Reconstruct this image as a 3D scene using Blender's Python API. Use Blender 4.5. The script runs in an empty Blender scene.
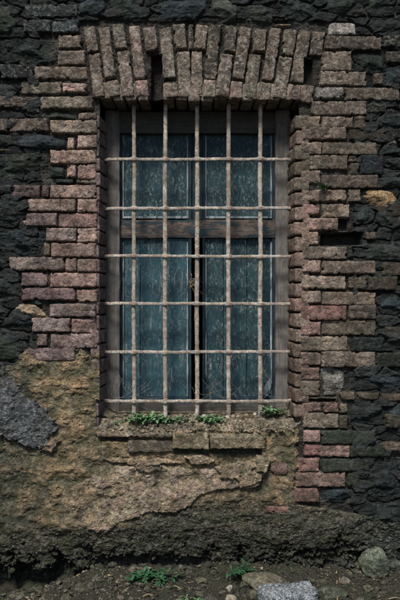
import bpy, math, random
import numpy as np
R = math.radians
rng = np.random.default_rng(7)
random.seed(11)
S = 0.006                      # metres per photo pixel on the wall face
CAM_D, CAM_Z = 4.0, 1.65
col = bpy.context.scene.collection

def px(x, y=0.0): return (x - 200) * S * (CAM_D + y) / CAM_D
def pz(v, y=0.0): return CAM_Z + (300 - v) * S * (CAM_D + y) / CAM_D

# ------------------------------------------------------------------ noise
def _h(ix, iy, seed):
    n = (ix.astype(np.int64) * 374761393 + iy.astype(np.int64) * 668265263 + seed * 1274126177) & 0xffffffff
    n = ((n ^ (n >> 13)) * 1274126177) & 0xffffffff
    n = ((n ^ (n >> 16)) * 2246822519) & 0xffffffff
    return ((n ^ (n >> 15)) & 0xffffff) / float(0xffffff)

def gn(x, y, seed=0):
    x0 = np.floor(x); y0 = np.floor(y); fx = x - x0; fy = y - y0
    u = fx*fx*fx*(fx*(fx*6-15)+10); v = fy*fy*fy*(fy*(fy*6-15)+10)
    def g(dx, dy):
        a = _h(x0+dx, y0+dy, seed) * 2*np.pi
        return np.cos(a)*(fx-dx) + np.sin(a)*(fy-dy)
    a = g(0,0)*(1-u) + g(1,0)*u; b = g(0,1)*(1-u) + g(1,1)*u
    return (a*(1-v) + b*v) * 1.5

def fbm(x, y, f, octv=4, seed=0, gain=.5):
    s = 0; a = 1; t = 0
    for i in range(octv):
        s = s + a*gn(x*f + 13.7*i, y*f - 7.1*i, seed+i); t += a
        a *= gain; f *= 2.03
    return s/t

def worley(x, y, seed=0):
    xi = np.floor(x); yi = np.floor(y)
    f1 = np.full(x.shape, 9.); f2 = np.full(x.shape, 9.); idd = np.zeros(x.shape)
    for dx in (-1,0,1):
        for dy in (-1,0,1):
            cx = xi+dx; cy = yi+dy
            ptx = cx + .1+.8*_h(cx, cy, seed); pty = cy + .1+.8*_h(cx, cy, seed+5)
            d = np.hypot(x-ptx, y-pty); i = _h(cx, cy, seed+9)
            nw = d < f1
            f2 = np.where(nw, f1, np.minimum(f2, d)); idd = np.where(nw, i, idd); f1 = np.where(nw, d, f1)
    return f1, f2, idd

def ss(a, b, x):
    t = np.clip((x-a)/(b-a), 0, 1); return t*t*(3-2*t)

# ------------------------------------------------------------------ mesh helpers
def link(o, parent=None):
    col.objects.link(o)
    if parent: o.parent = parent
    return o

def npmesh(name, V, F, mat, parent=None, attrs=None, smooth=True):
    V = np.asarray(V, dtype=np.float32); F = np.asarray(F, dtype=np.int32)
    me = bpy.data.meshes.new(name)
    me.vertices.add(len(V)); me.vertices.foreach_set('co', V.ravel())
    k = F.shape[1]
    me.loops.add(F.size); me.loops.foreach_set('vertex_index', F.ravel())
    me.polygons.add(len(F))
    me.polygons.foreach_set('loop_start', np.arange(0, F.size, k, dtype=np.int32))
    me.polygons.foreach_set('loop_total', np.full(len(F), k, dtype=np.int32))
    me.update(calc_edges=True)
    me.polygons.foreach_set('use_smooth', np.full(len(F), smooth))
    for an, arr in (attrs or {}).items():
        a = me.color_attributes.new(an, 'FLOAT_COLOR', 'POINT')
        c = np.ones((len(V), 4), dtype=np.float32); c[:, :3] = arr
        a.data.foreach_set('color', c.ravel())
    me.materials.append(mat); me.validate(); me.update()
    return link(bpy.data.objects.new(name, me), parent)

class MB:
    """collects quads/tris of several shapes into one mesh"""
    def __init__(s): s.v = []; s.f = []; s.a = []; s.b = []; s.n = 0
    def add(s, V, F, base=None, fx=None):
        V = np.asarray(V, float); F = np.asarray(F, int)
        if F.shape[1] == 3: F = np.column_stack([F, F[:, 2]])
        s.v.append(V); s.f.append(F + s.n); s.n += len(V)
        s.a.append(np.tile(base if base is not None else (.2,.2,.2), (len(V), 1)))
        s.b.append(np.tile(fx if fx is not None else (0,0,0), (len(V), 1)))
    def build(s, name, mat, parent=None, smooth=True):
        V = np.vstack(s.v); F = np.vstack(s.f); A = np.vstack(s.a); B = np.vstack(s.b)
        me = bpy.data.meshes.new(name)
        fl = [tuple(dict.fromkeys(f)) for f in F.tolist()]
        me.from_pydata(V.tolist(), [], fl)
        me.polygons.foreach_set('use_smooth', np.full(len(me.polygons), smooth))
        for an, arr in (('base', A), ('fx', B)):
            a = me.color_attributes.new(an, 'FLOAT_COLOR', 'POINT')
            c = np.ones((len(V), 4), dtype=np.float32); c[:, :3] = arr
            a.data.foreach_set('color', c.ravel())
        me.materials.append(mat); me.update()
        return link(bpy.data.objects.new(name, me), parent)

def empty(name, loc=(0,0,0), **k):
    o = bpy.data.objects.new(name, None); o.empty_display_size = .1; col.objects.link(o); o.location = loc
    for a, b in k.items(): o[a] = b
    return o
def tag(o, **k):
    for a, b in k.items(): o[a] = b
    return o

def n3(P, f, seed):     # cheap pseudo 3-D noise out of three planes
    return (gn(P[:,0]*f+P[:,1]*f*.7, P[:,2]*f, seed) + gn(P[:,1]*f, P[:,2]*f+P[:,0]*f*.6, seed+3) + gn(P[:,0]*f, P[:,1]*f+P[:,2]*f*.5, seed+7))/1.7

def rbox(c, size, r=.008, step=.012, amp=.0025, seed=0, lf=.004, rot=0.0):
    """box with worn rounded edges, noise displaced; returns V,F"""
    h = np.array(size)/2.0
    VV = []; FF = []; n = 0
    for ax in range(3):
        u, v = [(1,2),(2,0),(0,1)][ax]
        nu = max(2, int(round(2*h[u]/step))+1); nv = max(2, int(round(2*h[v]/step))+1)
        def axis(hh, k):
            t = np.linspace(-1, 1, k); return hh*np.sin(t*np.pi/2)*.35 + hh*t*.65
        uu, vv = np.meshgrid(axis(h[u], nu), axis(h[v], nv), indexing='ij')
        for sg in (-1, 1):
            P = np.zeros((nu*nv, 3)); P[:,u] = uu.ravel(); P[:,v] = vv.ravel(); P[:,ax] = sg*h[ax]
            i = np.arange((nu-1)*(nv-1)); a = (i//(nv-1))*nv + i % (nv-1)
            q = np.column_stack([a, a+nv, a+nv+1, a+1])
            if sg < 0: q = q[:, ::-1]
            VV.append(P); FF.append(q+n); n += len(P)
    V = np.vstack(VV); F = np.vstack(FF)
    rr = min(r, h.min()*.9)
    inner = np.clip(V, -(h-rr), h-rr); d = V-inner; L = np.linalg.norm(d, axis=1, keepdims=True); L[L == 0] = 1
    N = d/L; V = inner + N*rr
    W = V + np.array(c)
    V = V + N*(amp*n3(W, 45, seed)[:,None] + lf*n3(W, 14, seed+20)[:,None] + amp*.6*n3(W, 110, seed+40)[:,None])
    if rot:
        ca, sa = math.cos(rot), math.sin(rot)
        x = V[:,0]*ca - V[:,2]*sa; z = V[:,0]*sa + V[:,2]*ca; V[:,0] = x; V[:,2] = z
    return V+np.array(c), F

def tube(P, rad, seg=8, flat=1.0, sq=1.0):
    P = np.array(P, float); n = len(P); rad = np.broadcast_to(rad, (n,)) if np.ndim(rad) == 0 else np.array(rad)
    T = np.gradient(P, axis=0); T /= np.linalg.norm(T, axis=1, keepdims=True)+1e-9
    ref = np.array([0,1,0]) if abs(T[:,1]).mean() < .8 else np.array([1,0,0])
    A = np.cross(T, ref); A /= np.linalg.norm(A, axis=1, keepdims=True)+1e-9; B = np.cross(T, A)
    an = np.linspace(0, 2*np.pi, seg, endpoint=False)
    ca_ = np.sign(np.cos(an))*np.abs(np.cos(an))**sq; sa_ = np.sign(np.sin(an))*np.abs(np.sin(an))**sq
    V = (P[:,None,:] + rad[:,None,None]*(ca_[None,:,None]*A[:,None,:] + flat*sa_[None,:,None]*B[:,None,:])).reshape(-1, 3)
    i = np.arange((n-1)*seg); a = i; b = (i//seg)*seg + (i % seg+1) % seg
    return V, np.column_stack([a, b, b+seg, a+seg])

# ------------------------------------------------------------------ materials
class NT:
    def __init__(s, name):
        s.m = bpy.data.materials.new(name); s.m.use_nodes = True
        s.t = s.m.node_tree; s.t.nodes.clear()
        s.out = s.n('ShaderNodeOutputMaterial'); s.p = s.n('ShaderNodeBsdfPrincipled')
        s.l(s.p.outputs[0], s.out.inputs[0]); s.tc = s.n('ShaderNodeTexCoord').outputs['Object']
    def n(s, t, **k):
        x = s.t.nodes.new(t)
        for a, b in k.items(): setattr(x, a, b)
        return x
    def l(s, a, b): s.t.links.new(a, b)
    def attr(s, name): return s.n('ShaderNodeAttribute', attribute_name=name).outputs['Color']
    def sep(s, c):
        x = s.n('ShaderNodeSeparateColor'); s.l(c, x.inputs[0]); return x.outputs
    def map(s, sc=(1,1,1)):
        x = s.n('ShaderNodeMapping'); s.l(s.tc, x.inputs[0]); x.inputs['Scale'].default_value = sc; return x.outputs[0]
    def noise(s, scale, detail=5, rough=.6, vec=None, dist=0):
        x = s.n('ShaderNodeTexNoise'); s.l(vec or s.tc, x.inputs['Vector'])
        x.inputs['Scale'].default_value = scale; x.inputs['Detail'].default_value = detail
        x.inputs['Roughness'].default_value = rough; x.inputs['Distortion'].default_value = dist; return x.outputs[0]
    def vor(s, scale, vec=None, feat='F1', out='Distance'):
        x = s.n('ShaderNodeTexVoronoi', feature=feat); s.l(vec or s.tc, x.inputs['Vector']); x.inputs['Scale'].default_value = scale
        return x.outputs[out]
    def rng(s, v, a, b, c=0, d=1):
        x = s.n('ShaderNodeMapRange'); s.l(v, x.inputs[0])
        for i, q in enumerate((a,b,c,d)): x.inputs[i+1].default_value = q
        return x.outputs[0]
    def math(s, op, a, b):
        x = s.n('ShaderNodeMath', operation=op)
        for i, q in enumerate((a,b)):
            if isinstance(q, (int,float)): x.inputs[i].default_value = q
            else: s.l(q, x.inputs[i])
        return x.outputs[0]
    def mix(s, f, a, b, mode='MIX'):
        x = s.n('ShaderNodeMix', data_type='RGBA', blend_type=mode)
        for i, q in ((0,f),(6,a),(7,b)):
            if isinstance(q, (int,float)): x.inputs[i].default_value = q
            elif isinstance(q, tuple): x.inputs[i].default_value = (*q, 1)
            else: s.l(q, x.inputs[i])
        return x.outputs[2]
    def bump(s, h, strength, dist, nrm=None):
        x = s.n('ShaderNodeBump'); s.l(h, x.inputs['Height']); x.inputs['Strength'].default_value = strength
        x.inputs['Distance'].default_value = dist
        if nrm: s.l(nrm, x.inputs['Normal'])
        return x.outputs[0]

def masonry_mat(name='masonry'):
    t = NT(name)
    base = t.attr('base'); f = t.sep(t.attr('fx'))
    a = t.rng(t.noise(20, 7, .7), .3, .7, .4, 1.7); b = t.rng(t.noise(120, 6, .8), .32, .68, .4, 1.7)
    m = t.math('MULTIPLY', a, b)
    v = t.n('ShaderNodeCombineColor'); [t.l(m, v.inputs[i]) for i in range(3)]
    c = t.mix(1.0, base, v.outputs[0], 'MULTIPLY')
    # patches of warmer and cooler fired clay / earth
    c = t.mix(t.rng(t.noise(9, 4, .6), .45, .75, 0, .55), c, t.mix(1.0, c, (1.22,.90,.78), 'MULTIPLY'))
    # grain speckle
    sp = t.rng(t.vor(150, out='Color'), .2, .9, .45, 1.9)
    spv = t.n('ShaderNodeCombineColor'); [t.l(sp, spv.inputs[i]) for i in range(3)]
    c = t.mix(t.math('MULTIPLY', f[2], .9), c, t.mix(1.0, c, spv.outputs[0], 'MULTIPLY'))
    # lime and lichen blotches
    li = t.math('MULTIPLY', t.rng(t.noise(40, 9, .8, dist=.5), .50, .60), f[0])
    c = t.mix(li, c, (.46,.44,.39))
    s2 = t.math('MULTIPLY', t.rng(t.noise(210, 4, .8), .60, .70), t.rng(f[0], 0, .5, .15, .55))
    c = t.mix(s2, c, (.50,.47,.42))
    dk = t.rng(t.noise(62, 8, .78, dist=.6), .51, .64, 0, .9)
    c = t.mix(dk, c, (.022,.022,.022))
    so = t.math('MULTIPLY', t.rng(t.noise(5.5, 6, .7, dist=.4), .44, .66), t.rng(t.noise(24, 8, .75, dist=.6), .36, .58))
    c = t.mix(t.math('MULTIPLY', so, .72), c, (.026,.027,.026))
    mo = t.math('MULTIPLY', t.rng(t.noise(16, 8, .7), .42, .62), f[1])
    c = t.mix(mo, c, (.035,.05,.022))
    t.l(c, t.p.inputs['Base Color']); t.p.inputs['Roughness'].default_value = .88
    t.p.inputs['Specular IOR Level'].default_value = .08
    n = t.bump(t.noise(45, 9, .7), .7, .009)
    n = t.bump(t.noise(190, 6, .75), .9, .0045, n)
    n = t.bump(t.rng(t.noise(34, 7, .62, dist=1.2), .46, .54), .35, .006, n)
    g = t.n('ShaderNodeBump'); t.l(t.vor(95), g.inputs['Height']); g.inputs['Distance'].default_value = -.009
    t.l(f[2], g.inputs['Strength']); t.l(n, g.inputs['Normal'])
    t.l(g.outputs[0], t.p.inputs['Normal'])
    return t.m
M_MAS = masonry_mat()

def wood_mat(name, c1, c2, paint=None, pthr=.5, grain_axis='z', spot=None):
    t = NT(name)
    sc = (60, 60, 3.2) if grain_axis == 'z' else (3.2, 60, 60)
    g = t.noise(1, 9, .68, vec=t.map(sc), dist=.5)
    c = t.mix(t.rng(g, .3, .7), c1, c2)
    c = t.mix(t.rng(t.noise(14, 6, .7), .4, .7, 0, .7), c, tuple(.3*q for q in c1))
    h = g
    if paint:
        sp = (38, 38, 5) if grain_axis == 'z' else (7, 26, 26)
        p = t.math('ADD', t.noise(1, 9, .75, vec=t.map(sp), dist=.25), t.math('MULTIPLY', g, .35))
        pf = t.rng(p, pthr, pthr+.06)
        pc = t.mix(t.rng(t.noise(9, 5, .6), .3, .7), paint, tuple(q*.5 for q in paint))
        c = t.mix(pf, c, pc); h = t.math('ADD', t.math('MULTIPLY', g, .6), t.math('MULTIPLY', pf, .25))
    if spot:
        s_ = t.rng(t.noise(1, 9, .85, vec=t.map((75,75,34)), dist=.9), .515, .62, 0, .62)
        s_ = t.math('MULTIPLY', s_, t.rng(t.noise(8, 4, .6), .38, .58, .15, 1))
        c = t.mix(s_, c, spot)
    t.l(c, t.p.inputs['Base Color']); t.p.inputs['Roughness'].default_value = .75
    t.p.inputs['Specular IOR Level'].default_value = .3
    t.l(t.bump(h, .9, .006), t.p.inputs['Normal'])
    return t.m
M_FRAME = wood_mat('bare_wood', (.065,.064,.062), (.195,.175,.16), pthr=.5)
M_FRAMED = wood_mat('dark_wood', (.03,.03,.03), (.075,.068,.06), grain_axis='x')
M_RAIL = wood_mat('rail_wood', (.05,.042,.04), (.17,.125,.10), paint=(.02,.045,.06), pthr=.66, grain_axis='x')
M_PANEL = wood_mat('teal_paint_boards', (.07,.11,.125), (.20,.26,.27), paint=(.020,.070,.094), pthr=.58, spot=(.33,.38,.38))
M_PANEL2 = wood_mat('teal_paint_panel', (.03,.055,.065), (.10,.15,.16), paint=(.013,.047,.062), pthr=.56, spot=(.40,.46,.44))
M_BEAD = wood_mat('pale_bead_paint', (.10,.14,.16), (.38,.44,.47), paint=(.02,.06,.08), pthr=.72)
M_STILE = wood_mat('dark_teal_stile', (.03,.045,.055), (.06,.085,.10), paint=(.012,.035,.05), pthr=.55)

def iron_mat():
    t = NT('rusted_painted_iron')
    c = t.mix(t.rng(t.noise(30, 8, .7), .35, .65), (.58,.53,.46), (.33,.275,.225))
    c = t.mix(t.rng(t.noise(5, 4, .6), .42, .62, 0, .75), c, (.26,.255,.245))
    c = t.mix(t.rng(t.noise(38, 9, .8, dist=.8), .49, .59, 0, .85), c, (.105,.070,.050))
    c = t.mix(t.rng(t.noise(9, 7, .7), .44, .60, 0, .75), c, (.17,.125,.095))
    c = t.mix(t.rng(t.noise(160, 6, .7), .58, .66, 0, .9), c, (.05,.035,.03))
    c = t.mix(t.rng(t.noise(55, 8, .7, dist=.8), .60, .66, 0, .8), c, (.55,.52,.47))
    t.l(c, t.p.inputs['Base Color']); t.p.inputs['Roughness'].default_value = .8
    t.p.inputs['Specular IOR Level'].default_value = .3
    t.l(t.bump(t.noise(110, 8, .75), .8, .004), t.p.inputs['Normal'])
    return t.m
M_IRON = iron_mat()

def soil_mat():
    t = NT('soil')
    c = t.mix(t.rng(t.noise(14, 7, .7), .3, .7), (.010,.013,.011), (.046,.044,.030))
    c = t.mix(t.rng(t.noise(170, 6, .75), .5, .68, 0, .8), c, (.17,.15,.11))
    c = t.mix(t.rng(t.noise(6, 5, .6), .5, .65, 0, .7), c, (.03,.042,.022))
    t.l(c, t.p.inputs['Base Color']); t.p.inputs['Roughness'].default_value = .95
    t.p.inputs['Specular IOR Level'].default_value = .2
    n = t.bump(t.noise(60, 9, .75), 1, .016); n = t.bump(t.vor(140), .8, -.006, n)
    t.l(n, t.p.inputs['Normal']); return t.m
M_SOIL = soil_mat()

def leaf_mat(name, c1, c2, rough=.6):
    t = NT(name)
    c = t.mix(t.rng(t.noise(60, 3, .6), .35, .65), c1, c2)
    t.l(c, t.p.inputs['Base Color']); t.p.inputs['Roughness'].default_value = rough
    t.p.inputs['Specular IOR Level'].default_value = .25
    return t.m
M_LEAF = leaf_mat('bright_leaf', (.045,.13,.055), (.14,.24,.11))
M_LEAFD = leaf_mat('dark_leaf', (.014,.055,.026), (.035,.09,.038))
M_DRY = leaf_mat('dry_stem', (.14,.105,.07), (.26,.21,.15), .8)
M_DEAD = leaf_mat('dead_leaf', (.11,.08,.045), (.30,.24,.14), .8)
M_WEB = leaf_mat('web_thread', (.22,.25,.27), (.34,.37,.39), .6)

# ------------------------------------------------------------------ masonry traced on the wall face
CL = dict(M=(.248,.178,.150), G=(.166,.135,.110), D=(.019,.027,.028), B=(.017,.027,.034), R=(.20,.115,.103),
          T=(.295,.235,.168), K=(.010,.013,.014), P=(.235,.158,.142), V=(.190,.145,.138), N=(.022,.028,.024), L=(.26,.255,.235),
          O=(.27,.185,.105), S=(.062,.072,.080))  # D, B, N, K: dark stone, deepened further to paint in vignette shade
LEFT = """24 4 77 16 D 1.1;23 19 50 31 D 1.3;52 19 79 32 D 1.3;58 35 81 48 G .8;57 50 85 64 G .75;0 64 32 78 B 1;34 66 87 79 G .85
20 81 61 93 G .8;62 83 86 92 M .9;40 96 93 109 G .85;26 104 39 112 D 1;78 112 96 119 G .7;8 118 48 131 G .8;50 120 97 133 G 1
67 137 74 149 M .9;77 135 97 148 M 1;50 150 96 163 M .85;67 165 76 177 M .9;77 164 96 179 M .85;55 179 73 183 D 1;76 180 96 183.5 G .7
13 185 40 197 V .8;42 185 49 196 V .8;50 185 96 198 M .9;-12 185 11 193 D 1;27 199 75 211 M .85;77 199 97 212 M .95;26 213 57 226 V .85
58 213 97 227 M .85;46 228 76 241 V .9;77 228 97 242 M .95;51 243 96 257 M .95;43 243 50 256 G .9;8 257 64 270 V .85;65 258 76 271 M .9
77 259 97 272 M 1;50 273 97 287 M 1;21 273 47 286 V .75;21 288 75 300 V .8;76 290 97 302 M .95;49 304 96 317 V .95;3 318 31 325 B 1.6
31 318 70 332 V .85;71 319 96 333 P 1;36 334 47 346 G .9;50 334 97 348 V 1;22 348 75 361 V .85;-12 96 38 107.5 G .75;-14 119 7 131 G .7;-10 64.5 -1 78 D 1"""
RIGHT = """329 22 356 34 L .62;325 36 382 49 G .5;322 51 352 70 G .85;320 71 367 85 G .85;374 73 384 84 G .45;316 87 344 98 L .55;345 87 400 100 G .55
312 101 367 115 G .75;301 116 321 127 G .8;322 116 354 127 G .8;355 116 366 128 G .65;302 127 347 139 G .85;350 129 385 140 G .38
301 142 322 154 G .95;323 142 377 154 G .6;302 155 348 169 G .85;349 156 358 162 G .5;350 163 360 175 G .55;361 155 384 174 B .9
301 170 321 183 G .8;322 175 378 188 G .5;302 189.5 347 201 G .9;349 189 361 201 G .6;303 204 320 214 P .85;322 204 350 217 G 1
303 218 339 230 M .85;302 232 319 244 M .85;366 232 377 239 G .8;303 247 347 259 G 1;302 260 321 272 M .9;322 261 376 274 G .8
382 262 412 275 G .5;302 276 346 289 G .9;349 277 367 289 G .65;368 277 398 290 G .6;302 291 321 303 G .8;322 292 376 305 G .75
301 306 347 320 R .8;349 305 377 319 G .85;301 322 321 335 P .8;322 321 376 335 G .7;301 337 348 351 G .9;352 338 385 351 D .7
301 353 321 365 G .75;322 352 376 367 G .9;377 353 412 367 N 1;301 368 320 380 P .6;301 381 320 396 G .7;340 393 355 400 G .8
357 393 380 400 G .55;382 394 402 401 G .7;301 398 338 402 G .6;302 403 322 412 P .8;324 403 339 412 R .8;304 414 339 428 G .9
304 431 321 442 P .8;322 431 376 444 N 1.1;304 445 321 456 R .65;320 446 350 457 P .55;350 447 385 457 N .8;298 459 320 472 R .9
323 459 370 472 N 1.0;296 473 346 487 P .6;348 474 360 487 N .8;294 489 320 502 R .8;265 507 289 513 R .6;384 35 402 47 D .9
368 103 387 112 D .8;387 129 402 139 D .8;340 404 348 413 G .6;340 416 348 429 G .4;387 51 412 62 G .55;378 204 412 216 G .42;385 327 412 338 G .5;386 415 412 428 G .5"""
ARCH = [(89,27,92.5,51,11,'G',.8),(93.5,53,99,97,11,'G',.95),(104,28,110,77,11,'G',1),(112,80,115,96,11,'G',1.1),(118,24,121,49,12,'G',.75),
 (123,51,128,96,12,'G',.95),(134,26,140,78,11,'G',1.0),(141.5,80,142.5,96,12,'P',.95),(149,27,152,50,12,'G',.8),(165,26,169.5,78.5,12,'G',.95),
 (170.5,81,172.5,97,12,'G',1),(179,24,181,49,12,'G',.75),(183,52,185.5,96,12.5,'G',1.15),(191,25,191,50,4.5,'G',.5),(202,24,199.5,49,12,'G',.85),
 (197,51,197,96,10.5,'G',1.2),(215,25,210.5,78,12,'G',.6),(210,80,209,97,12,'G',1.05),(231,26,230,51,11,'G',.75),(227,54,222,97,13,'G',.8),
 (246,27,238,79,12,'G',.8),(237,81,236,98,12,'M',.9),(261,29,259,51,12,'G',.85),(255,55,250,98,12,'G',.95),(276,28,267.5,80,11,'G',.75),
 (265.5,82,264,100,12,'G',.8),(291,30,288,54,12,'G',.9),(286,57,279,98,13,'G',.8),(305,31,297,82,12,'G',1.0),(296,85,295,100,12,'P',.6),
 (319,32,316,55,12,'G',.7),(309,85,307.5,102,11,'P',.55)]
# rubble stones: polygons, class, multiplier, relief
RUB = [([(-20,-12),(15,-12),(19,2),(17,22),(10,33),(-5,34),(-20,30)],'N',1.0,.03),
 ([(78,-12),(104,-10),(106,10),(96,17),(78,14)],'B',1,.03),([(107,-12),(150,-12),(152,8),(140,20),(112,19)],'D',.9,.03),
 ([(154,-12),(205,-12),(208,8),(196,20),(160,19)],'B',1.1,.03),([(211,-8),(234,-9),(239,8),(236,20),(222,23),(212,14)],'N',1.7,.04),
 ([(242,4),(262,3),(275,14),(272,23),(246,23)],'N',1.2,.03),([(242,-12),(276,-12),(272,0),(245,0)],'D',1,.03),
 ([(279,-12),(322,-12),(322,16),(300,26),(280,18)],'D',.9,.03),([(326,-12),(366,-12),(362,17),(328,18)],'D',.7,.03),([(369,-12),(394,-10),(393,9),(371,11)],'N',1,.02),
 ([(358,20),(410,16),(410,33),(360,33)],'D',.5,.02),
 ([(0,38),(20,36),(56,38),(57,50),(54,62),(28,63),(-3,61)],'D',.8,.035),([(-20,82),(16,82),(19,100),(-20,108)],'K',1.6,.03),
 ([(14,134),(40,133),(65,139),(66,148),(40,151),(18,147)],'B',.9,.035),([(35,110),(75,111),(76,119),(40,118)],'N',1,.02),
 ([(-20,132),(12,134),(16,146),(-20,147)],'D',.7,.03),([(-14,149),(12,147.5),(13,150.5),(-14,153)],'T',.35,.01),
 ([(-8,154),(20,151),(46,152),(48,164),(30,181),(-8,182)],'N',.8,.04),([(49,165),(64,166),(65,178),(48,178)],'D',.8,.02),
 ([(-15,198),(24,200),(25,215),(20,228),(-15,227)],'K',1.3,.04),([(21,221),(26,219),(28,226),(22,228)],'G',1,.012),
 ([(-15,231),(20,229),(44,230),(45,240),(38,256),(-15,256)],'B',.85,.045),([(-20,274),(14,272),(20,290),(14,302),(-20,304)],'K',1.5,.04),
 ([(-20,258),(7,259),(7,270),(-20,270)],'D',.9,.02),([(-20,326),(20,328),(33,340),(20,360),(-20,362)],'N',.8,.03),
 ([(-5,285),(2,308),(8,313),(-10,316)],'D',1,.02),
 ([(355,51),(384,50),(386,60),(384,70),(356,70)],'D',.6,.03),([(388,57),(395,56),(394,62),(389,63)],'L',.5,.01),
 ([(386,66),(410,64),(410,84),(387,84)],'B',.8,.03),([(370,115),(375,113),(373,127),(369,127)],'D',1,.012),
 ([(377,115),(410,112),(410,127),(378,127)],'B',.7,.03),([(385,140),(398,138),(399,145),(387,146)],'L',.5,.012),
 ([(379,147),(410,146),(410,155),(380,155)],'K',1.3,.02),([(386,158),(410,156),(410,170),(387,170)],'D',.7,.03),
 ([(380,173),(410,172),(410,188),(381,188)],'K',1.6,.03),
 ([(351,209),(372,206),(377,214),(364,224),(352,220)],'D',1.1,.03),([(378,210),(394,209),(394,225),(380,229)],'D',.7,.03),
 ([(396,211),(410,209),(410,224),(398,225)],'G',.4,.02),([(356,243),(380,240),(410,240),(410,261),(380,262),(357,259)],'K',1.7,.04),
 ([(348,250),(354,250),(354,259),(348,258)],'D',1.1,.015),([(380,293),(410,290),(410,322),(379,320)],'B',1.0,.04),
 ([(379,324),(410,324),(410,350),(388,351),(387,338),(379,334)],'K',1.6,.04),
 ([(321,369),(330,366),(346,372),(346,388),(340,397),(324,397)],'L',.50,.035),([(349,370),(380,369),(410,370),(410,390),(380,391),(350,390)],'B',1.0,.035),
 ([(350,402),(370,401),(383,404),(384,420),(376,427),(352,427)],'K',1.3,.04),([(386,404),(410,403),(410,440),(388,436)],'B',.7,.03),
 ([(377,444),(392,441),(410,444),(410,459),(394,459),(382,453)],'G',.5,.025),([(322,490),(345,489),(362,491),(360,506),(323,504)],'B',.8,.03),
 ([(362,462),(410,462),(410,500),(364,498)],'B',.5,.04),([(270,459),(280,457),(290,462),(289,476),(275,479),(269,470)],'P',.55,.025),
 ([(366,504),(410,503),(410,530),(370,528)],'K',1.3,.04),([(275,22),(291,22),(293,24),(284,27),(276,25)],'T',.6,.008)]
SPECIAL = [('orange_stone','rough orange sandstone',[(359,191.5),(375,188.5),(393,191),(399,199),(391,207),(377,209),(367,204)],'O',.8,.03),
 ('pale_stone','pale tan rubble stone',[(12,305),(22,302),(36,305),(44,311),(48,318),(40,319),(25,315),(14,311)],'T',.95,.03)]
LEDGE = [("173 433 209 448","T",.62,.035),("210.5 434 265 447.5","T",.66,.045),("128 440 172 452","G",.6,.012),("97 432 135 436.5","T",.7,.022),("134 432 172 437","T",.6,.022)]
FLAKE = [([(184,456),(206,455),(216,460),(208,465),(190,464)],'T',.95,.028),([(98,457),(130,459),(170,459),(180,463),(150,465),(110,463)],'T',.85,.014),
 ([(255,452),(266,450),(270,460),(266,472),(256,470)],'T',.75,.03),([(236,478),(248,470),(262,473),(260,486),(240,489)],'T',.62,.022),
 ([(134,464),(160,463),(163,471),(140,472)],'T',.7,.018),([(41,450),(47,443),(56,437),(61,441),(52,451)],'T',.55,.02),
 ([(215,468),(240,462),(256,464),(246,476),(222,480)],'T',.62,.016)]

# grid on the wall face (finer where the photograph looks)
def axis(lo, a, b, hi, fine, coarse):
    return np.concatenate([np.arange(lo, a, coarse), np.arange(a, b, fine), np.arange(b, hi+coarse, coarse)])
fine = .0034
gx = axis(-4.2, -1.36, 1.36, 4.2, fine, .014)
gz = axis(-.30, -.20, 3.5, 5.0, fine, .014)
X, Z = np.meshgrid(gx, gz, indexing='ij')
U = X/S + 200; Vv = 300 - (Z-CAM_Z)/S            # photo pixels
# common warps
w1x = fbm(X, Z, 28, 3, 1)*.0042; w1z = fbm(X, Z, 28, 3, 31)*.0036
w2x = fbm(X, Z, 9, 3, 61)*.012; w2z = fbm(X, Z, 9, 3, 91)*.010
n_f = fbm(X, Z, 120, 3, 5); n_m = fbm(X, Z, 40, 4, 15); n_l = fbm(X, Z, 10, 4, 25); n_c = fbm(X, Z, 4, 3, 45)
rid = 1-np.abs(fbm(X, Z, 22, 4, 55))*2.2

# base: deep joints with small rubble in them
f1, f2, wid = worley((X+w2x*2.2)/.15, (Z+w2z*2.2)/.070, 3)
rub = ss(.02, .16, f2-f1)
H = -.027 + .006*n_m + .004*n_f + .020*n_l
COL = np.empty(X.shape+(3,)); COL[:] = (.024,.023,.020)
COL = COL*(1+2.2*np.clip(n_l+.1,0,1)+1.0*np.clip(n_m,0,1))[...,None]
FX = np.zeros(X.shape+(3,)); FX[...,2] = .4
LAB = np.zeros(X.shape, np.int8)         # 0 mortar/rubble
rubmask = np.clip(ss(-.02,.04, np.where(U < 200, (40-U)*S, (U-352)*S) + n_l*.05) + ss(0,.05,(24-Vv)*S+n_l*.02), 0, 1)
Hr = -.034 + rub*(.010+.022*wid) + .012*fbm(X, Z*1.7, 17, 5, 77) + .006*n_m + .008*n_l
H = np.where(rubmask > .5, Hr, H)
tone = (.5+1.3*wid)[...,None]
COL = np.where((rubmask > .5)[...,None] & (rub > .3)[...,None], np.array((.016,.019,.019))*tone, COL)

# ---- crumbling earth render over the lower wall
pl_d = np.minimum((Vv-352)*S + n_l*.10 + .03*n_m, 9)
edge_r = (300-U)*S + .05*n_l + .02*n_m
edge_r = np.where(Vv > 505, edge_r + (Vv-505)*S*6, edge_r)
pl_d = np.minimum(pl_d, edge_r)
left_cut = ((U-22)*S + (Vv-352)*S*1.2) + .07*n_l
pl_d = np.minimum(pl_d, left_cut)
under_open = (U > 97) & (U < 302) & (Vv < 416)
PL = pl_d > 0
q = fbm(X+w2x, (Z+w2z)*1.7, 7, 5, 71)
ter = q*7; tf = ter-np.floor(ter); terr = (np.floor(ter)+ss(.0,.16,tf))/7
q2 = fbm(X*.9+w1x, (Z)*2.0+w1z, 17, 4, 171); t2 = q2*5; terr2 = (np.floor(t2)+ss(0,.2,t2-np.floor(t2)))/5
g1, g2, gid = worley((X+w1x)/.017, (Z+w1z)/.015, 13)
gran = (1-np.clip(g1/.65, 0, 1)**2)
lowl = 24*ss(175, 85, U)
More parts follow.
